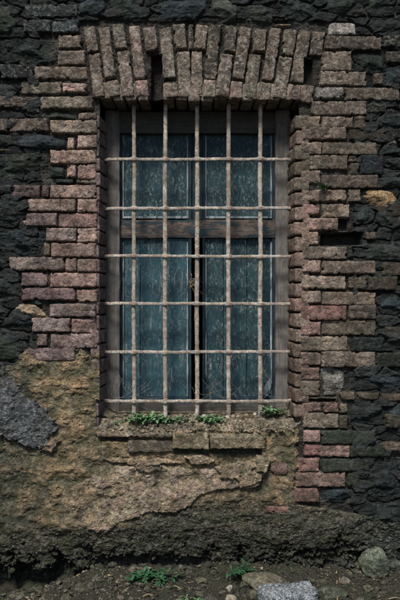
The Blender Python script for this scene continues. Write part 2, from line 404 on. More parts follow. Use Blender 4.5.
coarse = np.clip(ss(-.03, .09, (Vv-500-lowl)*S + n_l*.10), 0, 1)                 # rough conglomerate zone near the ground
crk = ss(.030, .0, np.abs(fbm(X+w2x, Z*1.5+w2z, 8, 4, 951)))*ss(-.15,.15,n_l)
Hp = -.010 + .020*terr + .009*terr2*ss(-.1,.3,n_l+.1) + .0035*n_m + .0022*n_f + .014*n_c + .005*n_l - .007*crk
Hp = Hp + coarse*(gran*(.001+.005*gid) - .010 + .014*n_l + .004*n_m)
Hp += .030*np.exp(-(((U-302)/42)**2 + ((Vv-534)/16)**2)) + .02*np.exp(-(((U-150)/80)**2 + ((Vv-530)/14)**2))
Hp = np.minimum(Hp, Hp*0 + .06)
fade = ss(0, .03, pl_d)
Hp = -.03 + (Hp+.03)*fade
m = PL & ((Hp > H) | (pl_d > .035))
cp = np.empty(X.shape+(3,))
tan = np.array((.275,.198,.117)); grn = np.array((.110,.095,.060)); drk = np.array((.088,.083,.064))
kk = ss(-.25,.35, q + .4*n_l)[...,None]
cp[:] = grn*(1-kk) + tan*kk
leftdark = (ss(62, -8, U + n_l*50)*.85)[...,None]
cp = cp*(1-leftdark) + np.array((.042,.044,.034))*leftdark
lowdark = (ss(480, 556, Vv-.6*lowl+50*n_l)*.80)[...,None]  # render colour darkens gradually towards the wall foot
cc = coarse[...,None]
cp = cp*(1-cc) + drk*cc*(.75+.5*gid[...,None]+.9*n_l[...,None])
cp = cp*(1-lowdark)
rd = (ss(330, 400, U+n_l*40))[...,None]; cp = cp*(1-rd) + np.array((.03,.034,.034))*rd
top_d = ss(372, 352, Vv)[...,None]*0
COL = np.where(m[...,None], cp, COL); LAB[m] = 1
fxp = np.zeros(X.shape+(3,)); fxp[...,0] = .25; fxp[...,1] = .45; fxp[...,2] = .10+.6*coarse
FX = np.where(m[...,None], fxp, FX); H = np.where(m, Hp, H)

# ---- polygon distance
def poly_sd(P, x, z):
    P = np.array([(px(a), pz(b)) for a, b in P]); d = np.full(x.shape, 9.); ins = np.zeros(x.shape, bool)
    for i in range(len(P)):
        a = P[i]; b = P[(i+1) % len(P)]; e = b-a; wx = x-a[0]; wz = z-a[1]
        t = np.clip((wx*e[0]+wz*e[1])/(e@e), 0, 1); d = np.minimum(d, np.hypot(wx-e[0]*t, wz-e[1]*t))
        c = (a[1] > z) != (b[1] > z)
        with np.errstate(divide='ignore', invalid='ignore'): xi = e[0]*(z-a[1])/e[1]+a[0]
        ins ^= c & (x < xi)
    return np.where(ins, d, -d)

def window(xs, zs, pad=.03):
    i0, i1 = np.searchsorted(gx, [min(xs)-pad, max(xs)+pad]); j0, j1 = np.searchsorted(gz, [min(zs)-pad, max(zs)+pad])
    return slice(i0, i1), slice(j0, j1)

def put(sl, h, s, c, lab, fx, var=None):
    """lay one brick/stone into the height field where it stands proud"""
    mm = (s > -.0005) & (h > H[sl])
    H[sl] = np.where(mm, h, H[sl])
    cc = np.array(c) if np.ndim(c) == 1 else c
    COL[sl] = np.where(mm[...,None], cc, COL[sl]); FX[sl] = np.where(mm[...,None], np.array(fx), FX[sl])
    L = LAB[sl]; L[mm] = lab

def jit(c, k, a=.10):
    c = np.array(c)*k*(1+rng.normal(0, a)); c = c*(1+rng.normal(0, .022, 3)); return np.clip(c, .008, .6)

def brick(cx, cz, w, h, ang, cl, k, lab, top=None, lime=None, moss=0.0, wear=1.0, mortar=-.034, gloss=0):
    sl = window([cx-w/2-.02, cx+w/2+.02], [cz-h/2-.02, cz+h/2+.02]) if abs(ang) < .05 else window([cx-max(w,h)*.6, cx+max(w,h)*.6], [cz-max(w,h)*.6, cz+max(w,h)*.6])
    ox, oz = rng.uniform(-50, 50, 2)
    x = X[sl]-cx + w1x[sl]*wear*1.0 + w2x[sl]*.25*wear; z = Z[sl]-cz + w1z[sl]*wear + w2z[sl]*.22*wear
    w += .0115; h += .0115
    ca, sa = math.cos(ang), math.sin(ang); x, z = x*ca+z*sa, -x*sa+z*ca
    r = min(.007+abs(rng.normal(0,.003)), min(w, h)*.4)
    # chipped corners
    qx = np.abs(x)-(w/2-r); qz = np.abs(z)-(h/2-r)
    s = r-(np.hypot(np.maximum(qx,0), np.maximum(qz,0)) + np.minimum(np.maximum(qx,qz),0))
    xx = X[sl]+ox*.1; zz = Z[sl]+oz*.1
    chip = fbm(xx, zz, 26, 2, 77)
    s = s - np.clip(chip-.27, 0, 1)*.04*ss(.028, .004, s)*wear
    t = rng.normal(0, .0042) if top is None else top
    tilt = rng.normal(0, .035)*x + rng.normal(0, .05)*z
    prof = ss(-.001, .0060+.003*rng.random(), s)**.8
    scar = np.clip(fbm(xx*1.0, zz*1.6, 16, 3, 133)-.14, 0, 1)
    hh = mortar + (t+tilt-mortar)*prof - .0035*ss(.022,.0,s) + .0028*n_m[sl] + .0016*n_f[sl] - .012*scar*wear
    vv = (1 + .95*fbm(xx, zz, 9, 4, 201)[...,None] + .45*n_m[sl][...,None] + .25*n_f[sl][...,None])*(1 + .10*rng.normal())
    c = jit(CL[cl], k)*vv
    put(sl, hh, s, np.clip(c, .01, .7), lab, ((.25 if lime is None else lime), moss, gloss+.15))

def rubble(P, cl, k, rel, lab, fx=(.07,.2,.35), mortar=-.045, base=-.012, fl=.5):
    xs = [px(a) for a, _ in P]; zs = [pz(b) for _, b in P]; sl = window(xs, zs)
    x = X[sl]+w1x[sl]*1.3+w2x[sl]*.55; z = Z[sl]+w1z[sl]*1.3+w2z[sl]*.55
    s = poly_sd(P, x, z)
    ox, oz = rng.uniform(-5, 5, 2)
    s = s+.004; pr = 1-(1-np.clip(s/.020, 0, 1))**2.2
    xx = X[sl]+ox; zz = Z[sl]+oz
    # fractured facets
    fa = np.abs(fbm(xx, zz*1.6, 8, 3, 301))*1.3; fb = fbm(xx*.8, zz*2.2, 20, 4, 321)
    ft = fb*5; fc = (np.floor(ft)+ss(0,.25,ft-np.floor(ft)))/5
    mx, mz = np.mean(xs), np.mean(zs); hull = np.full(x.shape, 9.)
    for _k in range(9):
        a1, b1 = rng.normal(0, .24), rng.normal(0, .38); hull = np.minimum(hull, a1*(x-mx) + b1*(z-mz) + rng.uniform(.0, .022))
    hull = np.clip(hull, -.03, .03)
    hh = mortar + (base+rel*.45-mortar)*pr + (hull + rel*(.22*fa + .22*fc))*pr + .003*n_m[sl] + .0018*n_f[sl]
    vv = (1+.7*fbm(xx, zz, 12, 4, 211)[...,None]+.5*fc[...,None])
    put(sl, hh, s, np.clip(jit(CL[cl], k)*vv, .006, .7), lab, fx)

# rubble and bricks, traced
for P, cl, k, rel in RUB:
    rubble(P, cl, k*1.15, rel, 2)
for nm, lb, P, cl, k, rel in SPECIAL: pass
def rects(txt):
    for it in txt.replace('\n', ';').split(';'):
        a = it.split(); yield float(a[0]), float(a[1]), float(a[2]), float(a[3]), a[4], float(a[5])
def edge_shade(u, v):          # vignette shade painted into the brick colour towards sides and top
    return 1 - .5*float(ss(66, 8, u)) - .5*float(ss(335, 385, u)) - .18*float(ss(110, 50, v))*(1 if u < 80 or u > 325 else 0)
for x0, y0, x1, y1, cl, k in rects(LEFT):
    k *= edge_shade((x0+x1)/2, (y0+y1)/2)
    lm = .35 if y0 < 140 else .12
    brick(px((x0+x1)/2), pz((y0+y1)/2), (x1-x0-.8)*S, (y1-y0-.4)*S, rng.normal(0,.006), cl, k*1.1, 3, lime=lm, wear=1.0 if x0 > 20 else 1.3)
for x0, y0, x1, y1, cl, k in rects(RIGHT):
    k *= edge_shade((x0+x1)/2, (y0+y1)/2)
    lm = .35 if y0 < 110 else .10
    brick(px((x0+x1)/2), pz((y0+y1)/2), (x1-x0-.8)*S, (y1-y0-.2)*S, rng.normal(0,.008), cl, k*1.15, 3, lime=lm, moss=.3 if y0 > 360 else .15, wear=1.15)
for xt, yt, xb, yb, w, cl, k in ARCH:
    ax, az, bx_, bz = px(xt), pz(yt), px(xb), pz(yb)
    L = math.hypot(bx_-ax, bz-az)
    ang = math.atan2(bx_-ax, -(bz-az))
    brick((ax+bx_)/2, (az+bz)/2, w*S, L, ang, cl, k*.92, 4, lime=.6, moss=.12, wear=.8, mortar=-.055, top=.004+rng.normal(0,.004))
# out-of-frame continuation of the same masonry
v = -45.
rows = []
while v > -330: rows.append(v); v -= 15
for side in (-1, 1):
    for v in np.arange(-60, 500, 15.0):
        u = 3 if side < 0 else 397
        u = u + side*rng.uniform(6, 20)
        while abs(u-200) < 880:
            wd = rng.choice([22, 34, 48, 52]); un = u + side*wd
            if rng.random() < .55 and abs(u-200) > 214:
                brick(px((u+un)/2), pz(v+7.5), (wd-2)*S, 13*S, rng.normal(0,.012), rng.choice(list('GDDVN')), rng.uniform(.6,1), 3, lime=.3, moss=.3, wear=1.3)
            u = un+side*1.5
# render flakes, ledge bricks
def layer(P, cl, k, rel, lab, edge=.010, fx=(.12,.25,.45), rough=1.0, warp=1.0, c2=None, grad=None, fadeleft=True, ragged=.4):
    xs = [px(a) for a, _ in P]; zs = [pz(b) for _, b in P]; sl = window(xs, zs, .05)
    x = X[sl]+w1x[sl]*1.5*warp+w2x[sl]*1.2*warp; z = Z[sl]+w1z[sl]*1.5*warp+w2z[sl]*1.2*warp
    s = poly_sd(P, x, z) + ragged*(.030*n_l[sl]+.014*n_m[sl]+.005*n_f[sl]); pr = ss(0, edge, s)
    loc = H[sl]
    if grad:
        lf_ = ss(78, 122, U[sl]+60*n_l[sl]+.35*(Vv[sl]-500)) if fadeleft else np.ones(x.shape); pr = pr*(.15+.85*ss(grad[0], grad[1], Vv[sl]+25*n_l[sl]))*(.12+.88*lf_)
    hh = loc*(1-.55*pr) + rel*pr + rough*pr*(.006*n_l[sl]+.003*n_m[sl]+.0016*n_f[sl])
    vv = (1+.45*n_l[sl][...,None]+.35*n_m[sl][...,None])
    c = jit(CL[cl], k, .02)*vv
    if c2 is not None:
        w_ = ss(-.1,.3, fbm(X[sl], Z[sl], 13, 3, 401))[...,None]; c = c*(1-w_)+np.array(c2)*vv*w_
    if grad:
        a_ = np.clip(ss(grad[0]-8, grad[0]+18, Vv[sl]+40*n_l[sl]+30*n_m[sl]), 0, 1)[...,None]*(.25+.75*lf_[...,None]); c = COL[sl]*(1-a_)+c*a_
    put(sl, hh, s, np.clip(c, .01, .7), lab, fx)
layer([(92,478),(104,466),(160,466),(215,470),(262,458),(269,468),(262,481),(240,488),(214,491),(199,497),(189,507),(176,514),(152,513),(132,519),(118,524),(107,533),(97,533),(80,527),(62,522),(58,500),(76,484)],
      'T', .76, .014, 5, edge=.009, fx=(.22,.12,.06), c2=(.25,.195,.16), rough=1.8, grad=(462,488))
layer([(-40,352),(2,366),(12,374),(22,388),(40,408),(53,417),(55,430),(48,441),(40,450),(28,447),(14,443),(-2,438),(-40,438)],
      'S', 1.0, .018, 6, edge=.007, fx=(.3,.1,.45), rough=2.0, warp=1.7, grad=(372,434), fadeleft=False, ragged=1.6)
for P, cl, k, rel in FLAKE:
    layer(P, cl, k, rel, 5, edge=.006, fx=(.15,.2,.3))
for r_, cl, k, rel in LEDGE:
    x0, y0, x1, y1 = map(float, r_.split())
    brick(px((x0+x1)/2), pz((y0+y1)/2), (x1-x0)*S, (y1-y0)*S, rng.normal(0,.006), cl, k*1.0, 7, top=rel, lime=.2, moss=.45, mortar=-.03)
spec_lab = {}
for i, (nm, lb, P, cl, k, rel) in enumerate(SPECIAL):
    rubble(P, cl, k, rel, 20+i, fx=(.1,.1,.3)); spec_lab[20+i] = (nm, lb)

# ---- hollows where bricks or render have gone
def hollow(u0, v0, u1, v1, depth, soft=.02):
    d = np.minimum(np.minimum(X-px(u0), px(u1)-X), np.minimum(pz(v0)-Z, Z-pz(v1))) + w2x*.8 + w1x
    k = ss(-.002, soft, d)
    global H, COL
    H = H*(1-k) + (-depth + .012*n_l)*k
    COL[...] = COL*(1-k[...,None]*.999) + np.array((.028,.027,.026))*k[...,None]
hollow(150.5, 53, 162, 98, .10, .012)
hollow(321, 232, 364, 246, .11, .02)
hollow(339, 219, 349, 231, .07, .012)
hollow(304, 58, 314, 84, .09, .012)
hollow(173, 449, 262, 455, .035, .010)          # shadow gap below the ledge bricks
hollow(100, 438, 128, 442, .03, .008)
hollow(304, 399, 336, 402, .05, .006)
# undercut foot of the wall
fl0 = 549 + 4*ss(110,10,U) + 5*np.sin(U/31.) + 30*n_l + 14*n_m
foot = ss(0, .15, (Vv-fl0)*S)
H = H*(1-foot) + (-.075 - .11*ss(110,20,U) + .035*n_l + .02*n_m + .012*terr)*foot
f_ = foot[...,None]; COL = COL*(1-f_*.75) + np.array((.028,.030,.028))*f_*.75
# below the opening the wall top slopes back to the sill, covered in crumbled earth
zone = ((U > 93) & (U < 306) & (Vv < 436)); tt_ = (Vv-419)/(434-419)
Hs_ = -.105 + .125*np.clip(tt_, 0, 1.2) + .010*n_l + .006*n_m + .003*n_f + .02*ss(112,98,U) + .03*ss(290,303,U)
Hs_ = Hs_ + .010*ss(-.1,.3,fbm(X,Z,26,3,911)) + .006*gran*gid
zz_ = zone & (Hs_ < H) & (U > 96) & (U < 301) & (Vv > 400) | ((Vv > 405) & (Vv < 428+9*n_l+5*n_m) & (U > 99+30*(n_l+.2)) & (U < 298+30*(n_l-.2)))
H = np.where(zz_, np.where(Vv < 426, Hs_, np.minimum(H, Hs_)), H)
COL = np.where(zz_[...,None], np.array((.15,.125,.088))*(1+1.1*n_l+.9*n_m+.5*n_f)[...,None], COL); FX = np.where(zz_[...,None], np.array((.45,.35,.8)), FX)
LAB[zz_] = 1
# nibble vertical seams with fine noise everywhere
H = H + .0010*n_f

# ------------------------------------------------------------------ cut grid into the wall's parts
NX, NZ = X.shape
Vt = np.stack([X, -H, Z], axis=-1).reshape(-1, 3)
I, J = np.meshgrid(np.arange(NX-1), np.arange(NZ-1), indexing='ij')
q00 = (I*NZ+J).ravel(); Q = np.column_stack([q00, q00+NZ, q00+NZ+1, q00+1])
ucen = ((U[:-1,:-1]+U[1:,1:])/2).ravel(); vcen = ((Vv[:-1,:-1]+Vv[1:,1:])/2).ravel()
keep = ~((ucen > 99) & (ucen < 299.5) & (vcen > 97+ (ucen-100)*.014) & (vcen < 420))
lab = LAB[:-1,:-1].ravel()
wall = empty('building_wall', (0, 0, 0), label='weathered brick and rubble wall of an old building, crumbling render at its foot', category='wall', kind='thing')
names = {0:'mortar_core', 1:'earth_render', 2:'rubble_stonework', 3:'brick_courses', 4:'flat_arch', 5:'flaking_plaster', 6:'grey_render_patch', 7:'brick_ledge'}
for k, v_ in spec_lab.items(): names[k] = v_[0]
PL_ = {1:'crumbling brown earth render under the window', 4:'soldier brick arch over the window with two missing bricks',
       5:'smooth tan plaster layer with a ragged lower edge', 6:'pebbly blue-grey render patch at the left', 7:'row of worn tan bricks under the sill',
       2:'dark rubble stones with vignette shade put into their colour', 20:'rough orange sandstone', 21:'pale tan stone wedged beside the bricks'}
C2 = COL.reshape(-1,3); F2 = FX.reshape(-1,3)
for k, nm in names.items():
    sel = Q[keep & (lab == k)]
    if not len(sel): continue
    ids, inv = np.unique(sel, return_inverse=True)
    o = npmesh(nm, Vt[ids], inv.reshape(sel.shape), M_MAS, wall, {'base': C2[ids], 'fx': F2[ids]})
    if k in PL_: o['label'] = PL_[k]

# ---- reveal bricks
mb = MB(); v = 113.5; i = 0
while v < 418:
    hgt = 14.55+rng.normal(0,.3); c = jit(CL['V'], .85, .12)
    xi = -.609+rng.normal(0,.003)
    V, F = rbox(((xi-.66)/2, .15+rng.normal(0,.003), pz(v+hgt/2)), (xi+.66, .27, (hgt-1.6)*S), r=.009, step=.011, seed=100+i, lf=.004)
    V[:,0] += .034*np.clip(V[:,1]/.28, 0, 1)*(V[:,0] > -.64)
    mb.add(V, F, c, (.15,.2,.2)); v += hgt; i += 1
v = 114
while v < 416:
    hgt = 15.25+rng.normal(0,.4); c = jit(CL['M'] if v > 180 else CL['G'], .85 if v < 330 else .6, .14); xi = .570+rng.normal(0,.003)
    V, F = rbox(((xi+.66)/2, .145+rng.normal(0,.004), pz(v+hgt/2)), (.66-xi, .275, (hgt-1.5)*S), r=.012, step=.010, seed=200+i, lf=.005, amp=.003)
    V[:,0] -= .026*np.clip(V[:,1]/.28, 0, 1)*(V[:,0] < .62)
    mb.add(V, F, c, (.15,.35,.2)); v += hgt; i += 1
o = mb.build('jamb_bricks', M_MAS, wall)
mb = MB(); u = 98
while u < 302:
    wd = 13.4+rng.normal(0,.6); c = jit(CL['G'], 1.1, .15)
    cx = px(u+wd/2); tw = (u+wd/2-200)/110*.09
    if not (148 < u+wd/2 < 161):
        V, F = rbox((cx, .150+rng.normal(0,.005), pz(98.0)+.045), ((wd-1.7)*S, .272, .10), r=.009, step=.011, seed=300+i, rot=-tw*.6)
        V[:,2] += rng.normal(0, .004)-.0035
        mb.add(V, F, c, (.3,.1,.2))
    u += wd; i += 1
mb.build('arch_soffit', M_MAS, wall)
# solid core of the wall round the opening, with a dark room behind
mb = MB()
def slab(x0, x1, y0, y1, z0, z1, c=(.045,.040,.034)):
    Vb = np.array([(x, y, z) for x in (x0,x1) for y in (y0,y1) for z in (z0,z1)])
    mb.add(Vb, [(0,1,3,2),(4,6,7,5),(0,4,5,1),(2,3,7,6),(0,2,6,4),(1,5,7,3)], c, (0,0,.3))
slab(-4.2, -.622, .22, .55, -.30, 5.0); slab(.592, 4.2, .22, .55, -.30, 5.0)
slab(-.622, .592, .127, .55, 2.90, 5.0); slab(-.622, .592, .222, .55, -.30, .915)
slab(-4.2, 4.2, 2.4, 2.5, -.12, 5.0); slab(-4.2, -4.1, .552, 2.398, -.12, 5.0); slab(4.1, 4.2, .552, 2.398, -.12, 5.0)
slab(-4.2, 4.2, -.03, 2.5, 5.002, 5.1)
slab(-4.098, 4.098, .552, 2.398, -.12, -.02)
mb.build('wall_core', M_MAS, wall, smooth=False)
# sill bed
sx = np.arange(-.64, .61, .005); sy = np.arange(.082, .30, .005)
A, B = np.meshgrid(sx, sy, indexing='ij')
Hs = .925 + .022*ss(.08,.22,B) + .012*fbm(A, B, 9, 4, 501) + .006*fbm(A, B, 45, 3, 511) + .04*ss(.46,.58,A) + .035*ss(-.50,-.60,A) - .02*ss(.10,.082,B)
a = np.arange((len(sx)-1)*(len(sy)-1)); q0 = (a//(len(sy)-1))*len(sy)+a % (len(sy)-1)
vs = np.stack([A, B, Hs], -1).reshape(-1,3)
cs = np.empty((len(vs),3)); cs[:] = (.14,.122,.085)
npmesh('sill_bed', vs, np.column_stack([q0, q0+len(sy), q0+len(sy)+1, q0+1]), M_MAS, wall, {'base': cs, 'fx': np.tile((.25,.5,.6), (len(vs),1))})
def sillz(x, y): return .928 if y > .085 else .922-(.095-y)*.6

# ------------------------------------------------------------------ window
win = empty('window', (px(197,.25), .25, .95), label='old wooden casement window with weathered teal panels behind the iron bars', category='window', kind='thing')
def wpart(name, mat, boxes, parent, **kw):
    mb = MB(); off = np.array(parent.matrix_world.translation) if False else np.array(ORG.get(parent.name, (0,0,0)))
    for j, (u0, v0, u1, v1, y0, y1) in enumerate(boxes):
        ym = y0
        x0, x1 = px(u0, ym), px(u1, ym); z1, z0 = pz(v0, ym), pz(v1, ym)
        V, F = rbox(((x0+x1)/2, (y0+y1)/2, (z0+z1)/2), (x1-x0, y1-y0, z1-z0), r=kw.get('r', .004), step=kw.get('step', .02), amp=kw.get('amp', .0008), lf=kw.get('lf', .002), seed=int(u0*3+v0))
        mb.add(V-off, F)
    o = mb.build(name, mat, parent); return o
ORG = {'window': (px(197,.25), .25, .95)}
def boxes_obj(name, mat, boxes, parent, **kw):
    o = wpart(name, mat, boxes, parent, **kw); return o
wpart('frame_post', M_FRAME, [(105,110,119.5,412,.205,.285)], win, lf=.005, amp=.0015)
wpart('frame_post', M_FRAME, [(275.5,110,290,412,.20,.285)], win, lf=.006, amp=.002)
wpart('frame_head', M_FRAMED, [(104,111.5,291,133,.215,.287)], win, lf=.003)
wpart('frame_sill', M_FRAMED, [(104,404,291,421,.215,.287)], win, lf=.003)
for n_, (a, b, m_) in enumerate(((119.7, 191.5, 0), (202.5, 275.3, 1))):
    lf_ = wpart('casement', M_STILE, [(a,131,a+2.5,409,.2455,.285),(b-3,131,b,409,.2455,.285),(a+2.6,131,b-3.1,134.5,.246,.284)], win)
    lf_['label'] = ('left casement with streaky pale-blue lower boards' if n_ == 0 else 'right casement with darker green-blue boards')
    ORG[lf_.name] = ORG['window']
    wpart('bottom_rail', M_STILE, [(a+2.6,396,b-3.1,409,.247,.262)], lf_, lf=.004, amp=.002)
    wpart('panel', M_PANEL2, [(a+2.6,134.6,b-3.1,219,.262,.28)], lf_, lf=.001)
    # lower boards, slightly uneven
    us = np.linspace(a+2.6, b-3.1, 5); us = [us[0], us[0]+ (us[-1]-us[0])*.27, us[0]+(us[-1]-us[0])*.62, us[-1]]
    wpart('board_panel', M_PANEL if n_ == 0 else M_PANEL2, [(us[k_]+.15, 238.5, us[k_+1]-.15, 409, .262+.004*k_*(1 if n_ else -1)+.004, .283) for k_ in range(3)], lf_, lf=.002, r=.003)
    # thin beading round the panes
    wpart('beading', M_BEAD, [(a+2.7,134.8,a+4.2,216,.251,.262),(b-4.9,134.8,b-3.2,216,.251,.262),(a+2.7,216.0,b-3.2,218.4,.249,.262)], lf_, r=.002, step=.03)
    wpart('beading', M_BEAD, [(a+3.0,242,a+4.0,405,.252,.262),(b-4.7,242,b-3.4,405,.252,.262)], lf_, r=.002, step=.03)
wpart('transom', M_RAIL, [(119.6,219.5,275.4,238,.240,.286)], win, lf=.004, amp=.002)
wpart('mullion', M_STILE, [(191.6,131.5,202.4,219.3,.264,.286)], win, lf=.003)
st = wpart('torn_strip', M_BEAD, [(270.2,244,272.2,384,.225,.236)], win, r=.002, step=.02, lf=.003)
mbp = MB(); o0 = np.array(ORG['window'])
Pf = [(262,394),(266,384),(270,378),(271.5,381),(271,388),(268,396),(264,397)]
Vf = [(px(a,.2), .20+.004*k, pz(b,.2)) for k, (a, b) in enumerate(Pf)]; Vf2 = [(x, y+.004, z) for x, y, z in Vf]; nn = len(Pf)
allv = np.array(Vf+Vf2)-o0
ff = [(0,i_,i_+1,i_+1) for i_ in range(1, nn-1)]+[(nn,nn+i_+1,nn+i_,nn+i_) for i_ in range(1, nn-1)]+[(i_,nn+i_,nn+(i_+1)%nn,(i_+1)%nn) for i_ in range(nn)]
mbp.add(allv, ff); mbp.build('torn_flap', M_BEAD, win, smooth=False)

# ------------------------------------------------------------------ iron grille
GY = .115
gril = empty('window_grille', (0, GY, .95), label='rusty iron grille of five upright and six cross bars over the window', category='window bars')
og = np.array((0, GY, .95))
VB = [134, 165.3, 197, 228.5, 260.3]; HB = [159.5, 208.3, 256.3, 303.8, 352, 401]
def bar_noise(t, seed): return gn(t*9, t*0+seed*1.7, 600+seed)
for n_, u in enumerate(VB):
    z = np.arange(.90, 2.90, .012); t = z
    x = px(u, GY) + .004*bar_noise(t*.25, n_) + (.003*(n_-2) if False else 0)
    r = .0137 + .0014*bar_noise(t*1.5, n_+30) + .0012*rng.normal(0, .4, len(t)) - (.001 if n_ in (0,) else 0)
    r = r*(1-.08*ss(2.3, 2.8, z))
    y = GY + .003*bar_noise(t*.3, n_+60)
    V, F = tube(np.column_stack([x+z*0, y, z]), r, 16, sq=.75); V = V + .0014*n3(V, 55, 9)[:,None]; mb = MB(); mb.add(V-og, F)
    mb.build('vertical_bar', M_IRON, gril)
for n_, v in enumerate(HB):
    x = np.arange(-.603, .566, .007)
    z = pz(v, GY) + .004*bar_noise(x*.35, n_+90) + .0014*bar_noise(x*2, n_+95)
    r = np.full(len(x), .0096) + .0012*bar_noise(x*1.6, n_+120)
    y = np.full(len(x), GY-.003) + .002*bar_noise(x*.5, n_+140)
    for u in VB:
        k = np.exp(-((x-px(u, GY))/.016)**2); r = r + .0046*k; y = y - .010*k
    kl = ss(-.55,-.60, x); y = y + .03*kl; kr = ss(.53,.58,x); y = y+.02*kr
    V, F = tube(np.column_stack([x, y, z]), r, 16, flat=.9, sq=.55); V = V + .0012*n3(V, 60, 5)[:,None]; mb = MB(); mb.add(V-og, F)
    mb.build('horizontal_bar', M_IRON, gril)

# ------------------------------------------------------------------ ground
gx2 = np.concatenate([-np.geomspace(60, 2.0, 24), np.arange(-1.9, 1.9, .0075), np.geomspace(2.0, 60, 24)])
gy2 = np.concatenate([-np.geomspace(60, 1.0, 24), np.arange(-.95, .22, .0075), [.30]])
A, B = np.meshgrid(gx2, gy2, indexing='ij')
def ground_h(A, B):
    A = np.asarray(A, float); B = np.asarray(B, float)
    near = ss(-2.5, -1.0, B)*ss(3.2, 2.2, np.abs(A))
    h = .02*fbm(A, B, 3, 4, 701) + near*(.044*fbm(A, B, 8, 4, 711) + .026*fbm(A, B, 26, 4, 721))
    h = h + near*(.035*ss(-.5, 0, B) - .16*ss(-.50, -1.25, A)*ss(-.50,-.02,B) + .03*np.exp(-((A-.3)/.5)**2)*ss(-.35,-.1,B))
    return h - .012
G = ground_h(A, B)
a = np.arange((len(gx2)-1)*(len(gy2)-1)); k = len(gy2); q0 = (a//(k-1))*k+a % (k-1)
o = npmesh('ground', np.stack([A, B, G], -1).reshape(-1,3), np.column_stack([q0, q0+k, q0+k+1, q0+1]), M_SOIL)
o['kind'] = 'structure'
def gz_(x, y): return float(ground_h(np.array([x]), np.array([y]))[0])

# ------------------------------------------------------------------ loose stones on the ground
def rock(name, loc, size, seed, c, fx, label, cat, group=None, facet=.22, rot=0, boxy=0.0):
    import bmesh
    bm = bmesh.new(); bmesh.ops.create_icosphere(bm, subdivisions=5, radius=1)
    V = np.array([v.co[:] for v in bm.verts]); F = np.array([[v.index for v in f.verts] for f in bm.faces]); bm.free()
    if boxy: V = np.sign(V)*np.abs(V)**(1-boxy); V /= np.abs(V).max()
    r_ = np.random.default_rng(seed)
    for _ in range(11):                                  # cut facets
        n = r_.normal(size=3); n /= np.linalg.norm(n); d = r_.uniform(.55, .85)
        e = V@n; over = np.clip(e-d, 0, 1); V = V - (over*(.85))[:,None]*n if facet else V
    N = V/np.linalg.norm(V, axis=1, keepdims=True)
    V = V + N*(.10*n3(V, 1.8, seed)+.04*n3(V, 5, seed+3)+.018*n3(V, 14, seed+5)+.008*n3(V, 32, seed+8))[:,None]
    V = V*np.array(size)/2
    ca, sa = math.cos(rot), math.sin(rot); x = V[:,0]*ca-V[:,2]*sa; z = V[:,0]*sa+V[:,2]*ca; V[:,0] = x; V[:,2] = z
    V[:,2] -= V[:,2].min()
    mb = MB(); mb.add(V, F, c, fx); o = mb.build(name, M_MAS); o.location = loc
    tag(o, label=label, category=cat)
    if group: o['group'] = group
    return o
def gplace(u, v_base, sink=.01):
    """ground point seen at photo pixel (u, v_base) near the wall foot"""
    y = -.35
    for _ in range(30):
        zz = gz_((u-200)*S*(CAM_D+y)/CAM_D, y); y = (CAM_Z-zz)/((v_base-300)*S/CAM_D)-CAM_D; y = min(y, -.02)
    x = (u-200)*S*(CAM_D+y)/CAM_D
    return x, y, gz_(x, y)-sink
x, y, z = gplace(377, 577); rock('rock', (x, y, z-.01), (.185,.12,.215), 5, (.085,.105,.075), (.35,.2,.4), 'upright mossy grey-green stone at the wall foot on the right', 'rock', 'stones along the wall foot', rot=.62, boxy=.42)
x, y, z = gplace(264, 588); rock('rock', (x, y, z-.02), (.27,.17,.12), 9, (.115,.105,.075), (.25,.5,.4), 'broad rounded brown stone behind the square grey block', 'rock', 'stones along the wall foot', rot=-.1)
x, y, z = gplace(288, 606)
V, F = rbox((0, 0, .06), (.30, .17, .13), r=.02, step=.008, seed=21, amp=.005, lf=.010, rot=.03)
mb = MB(); mb.add(V, F, (.20,.225,.25), (.3,.0,1.0)); o = mb.build('concrete_block', M_MAS); o.location = (x, y, z-.01); o.rotation_euler = (0, 0, .12)
tag(o, label='square-edged blue-grey concrete block at the bottom edge of the picture', category='concrete block', group='stones along the wall foot')
x, y, z = gplace(247, 588); rock('rock', (x, y, z-.01), (.10,.09,.085), 31, (.12,.115,.085), (.3,.3,.4), 'small squat stone left of the broad brown stone', 'rock', 'stones along the wall foot')
x, y, z = gplace(230, 586); rock('pebble', (x, y, z), (.045,.04,.042), 41, (.36,.33,.27), (.3,.0,.1), 'pale tan pebble below the dark weed near the middle', 'pebble', 'stones along the wall foot')
x, y, z = gplace(231, 602); rock('pebble', (x, y, z), (.06,.05,.05), 42, (.26,.23,.17), (.2,.0,.1), 'tan pebble cut by the bottom edge left of the concrete block', 'pebble', 'stones along the wall foot')
rock('rock', (px(21,.05), .14, pz(566,.0)), (.095,.26,.05), 51, (.20,.23,.26), (.4,.0,.4), 'pale blue-grey stone sticking out of the dark hollow at far left', 'rock', 'stones along the wall foot')
rock('rock', (px(2,.05), .15, pz(567,.0)), (.20,.26,.06), 52, (.05,.062,.072), (.2,.0,.4), 'dark slab of stone in the hollow, touching the pale one', 'rock', 'stones along the wall foot')
x, y, z = gplace(330, 592); rock('rock', (x, y, z-.03), (.20,.14,.075), 61, (.06,.066,.05), (.2,.5,.4), 'low dark mossy stone right of the concrete block', 'rock', 'stones along the wall foot')
x, y, z = gplace(207, 600); rock('rock', (x, y, z-.03), (.13,.1,.07), 62, (.055,.055,.045), (.2,.4,.4), 'low dark stone at the bottom edge in the middle', 'rock', 'stones along the wall foot')
x, y, z = gplace(397, 570); rock('rock', (x, y, z-.02), (.13,.1,.10), 63, (.05,.058,.046), (.2,.5,.4), 'dark stone at the right edge beside the upright stone', 'rock', 'stones along the wall foot')
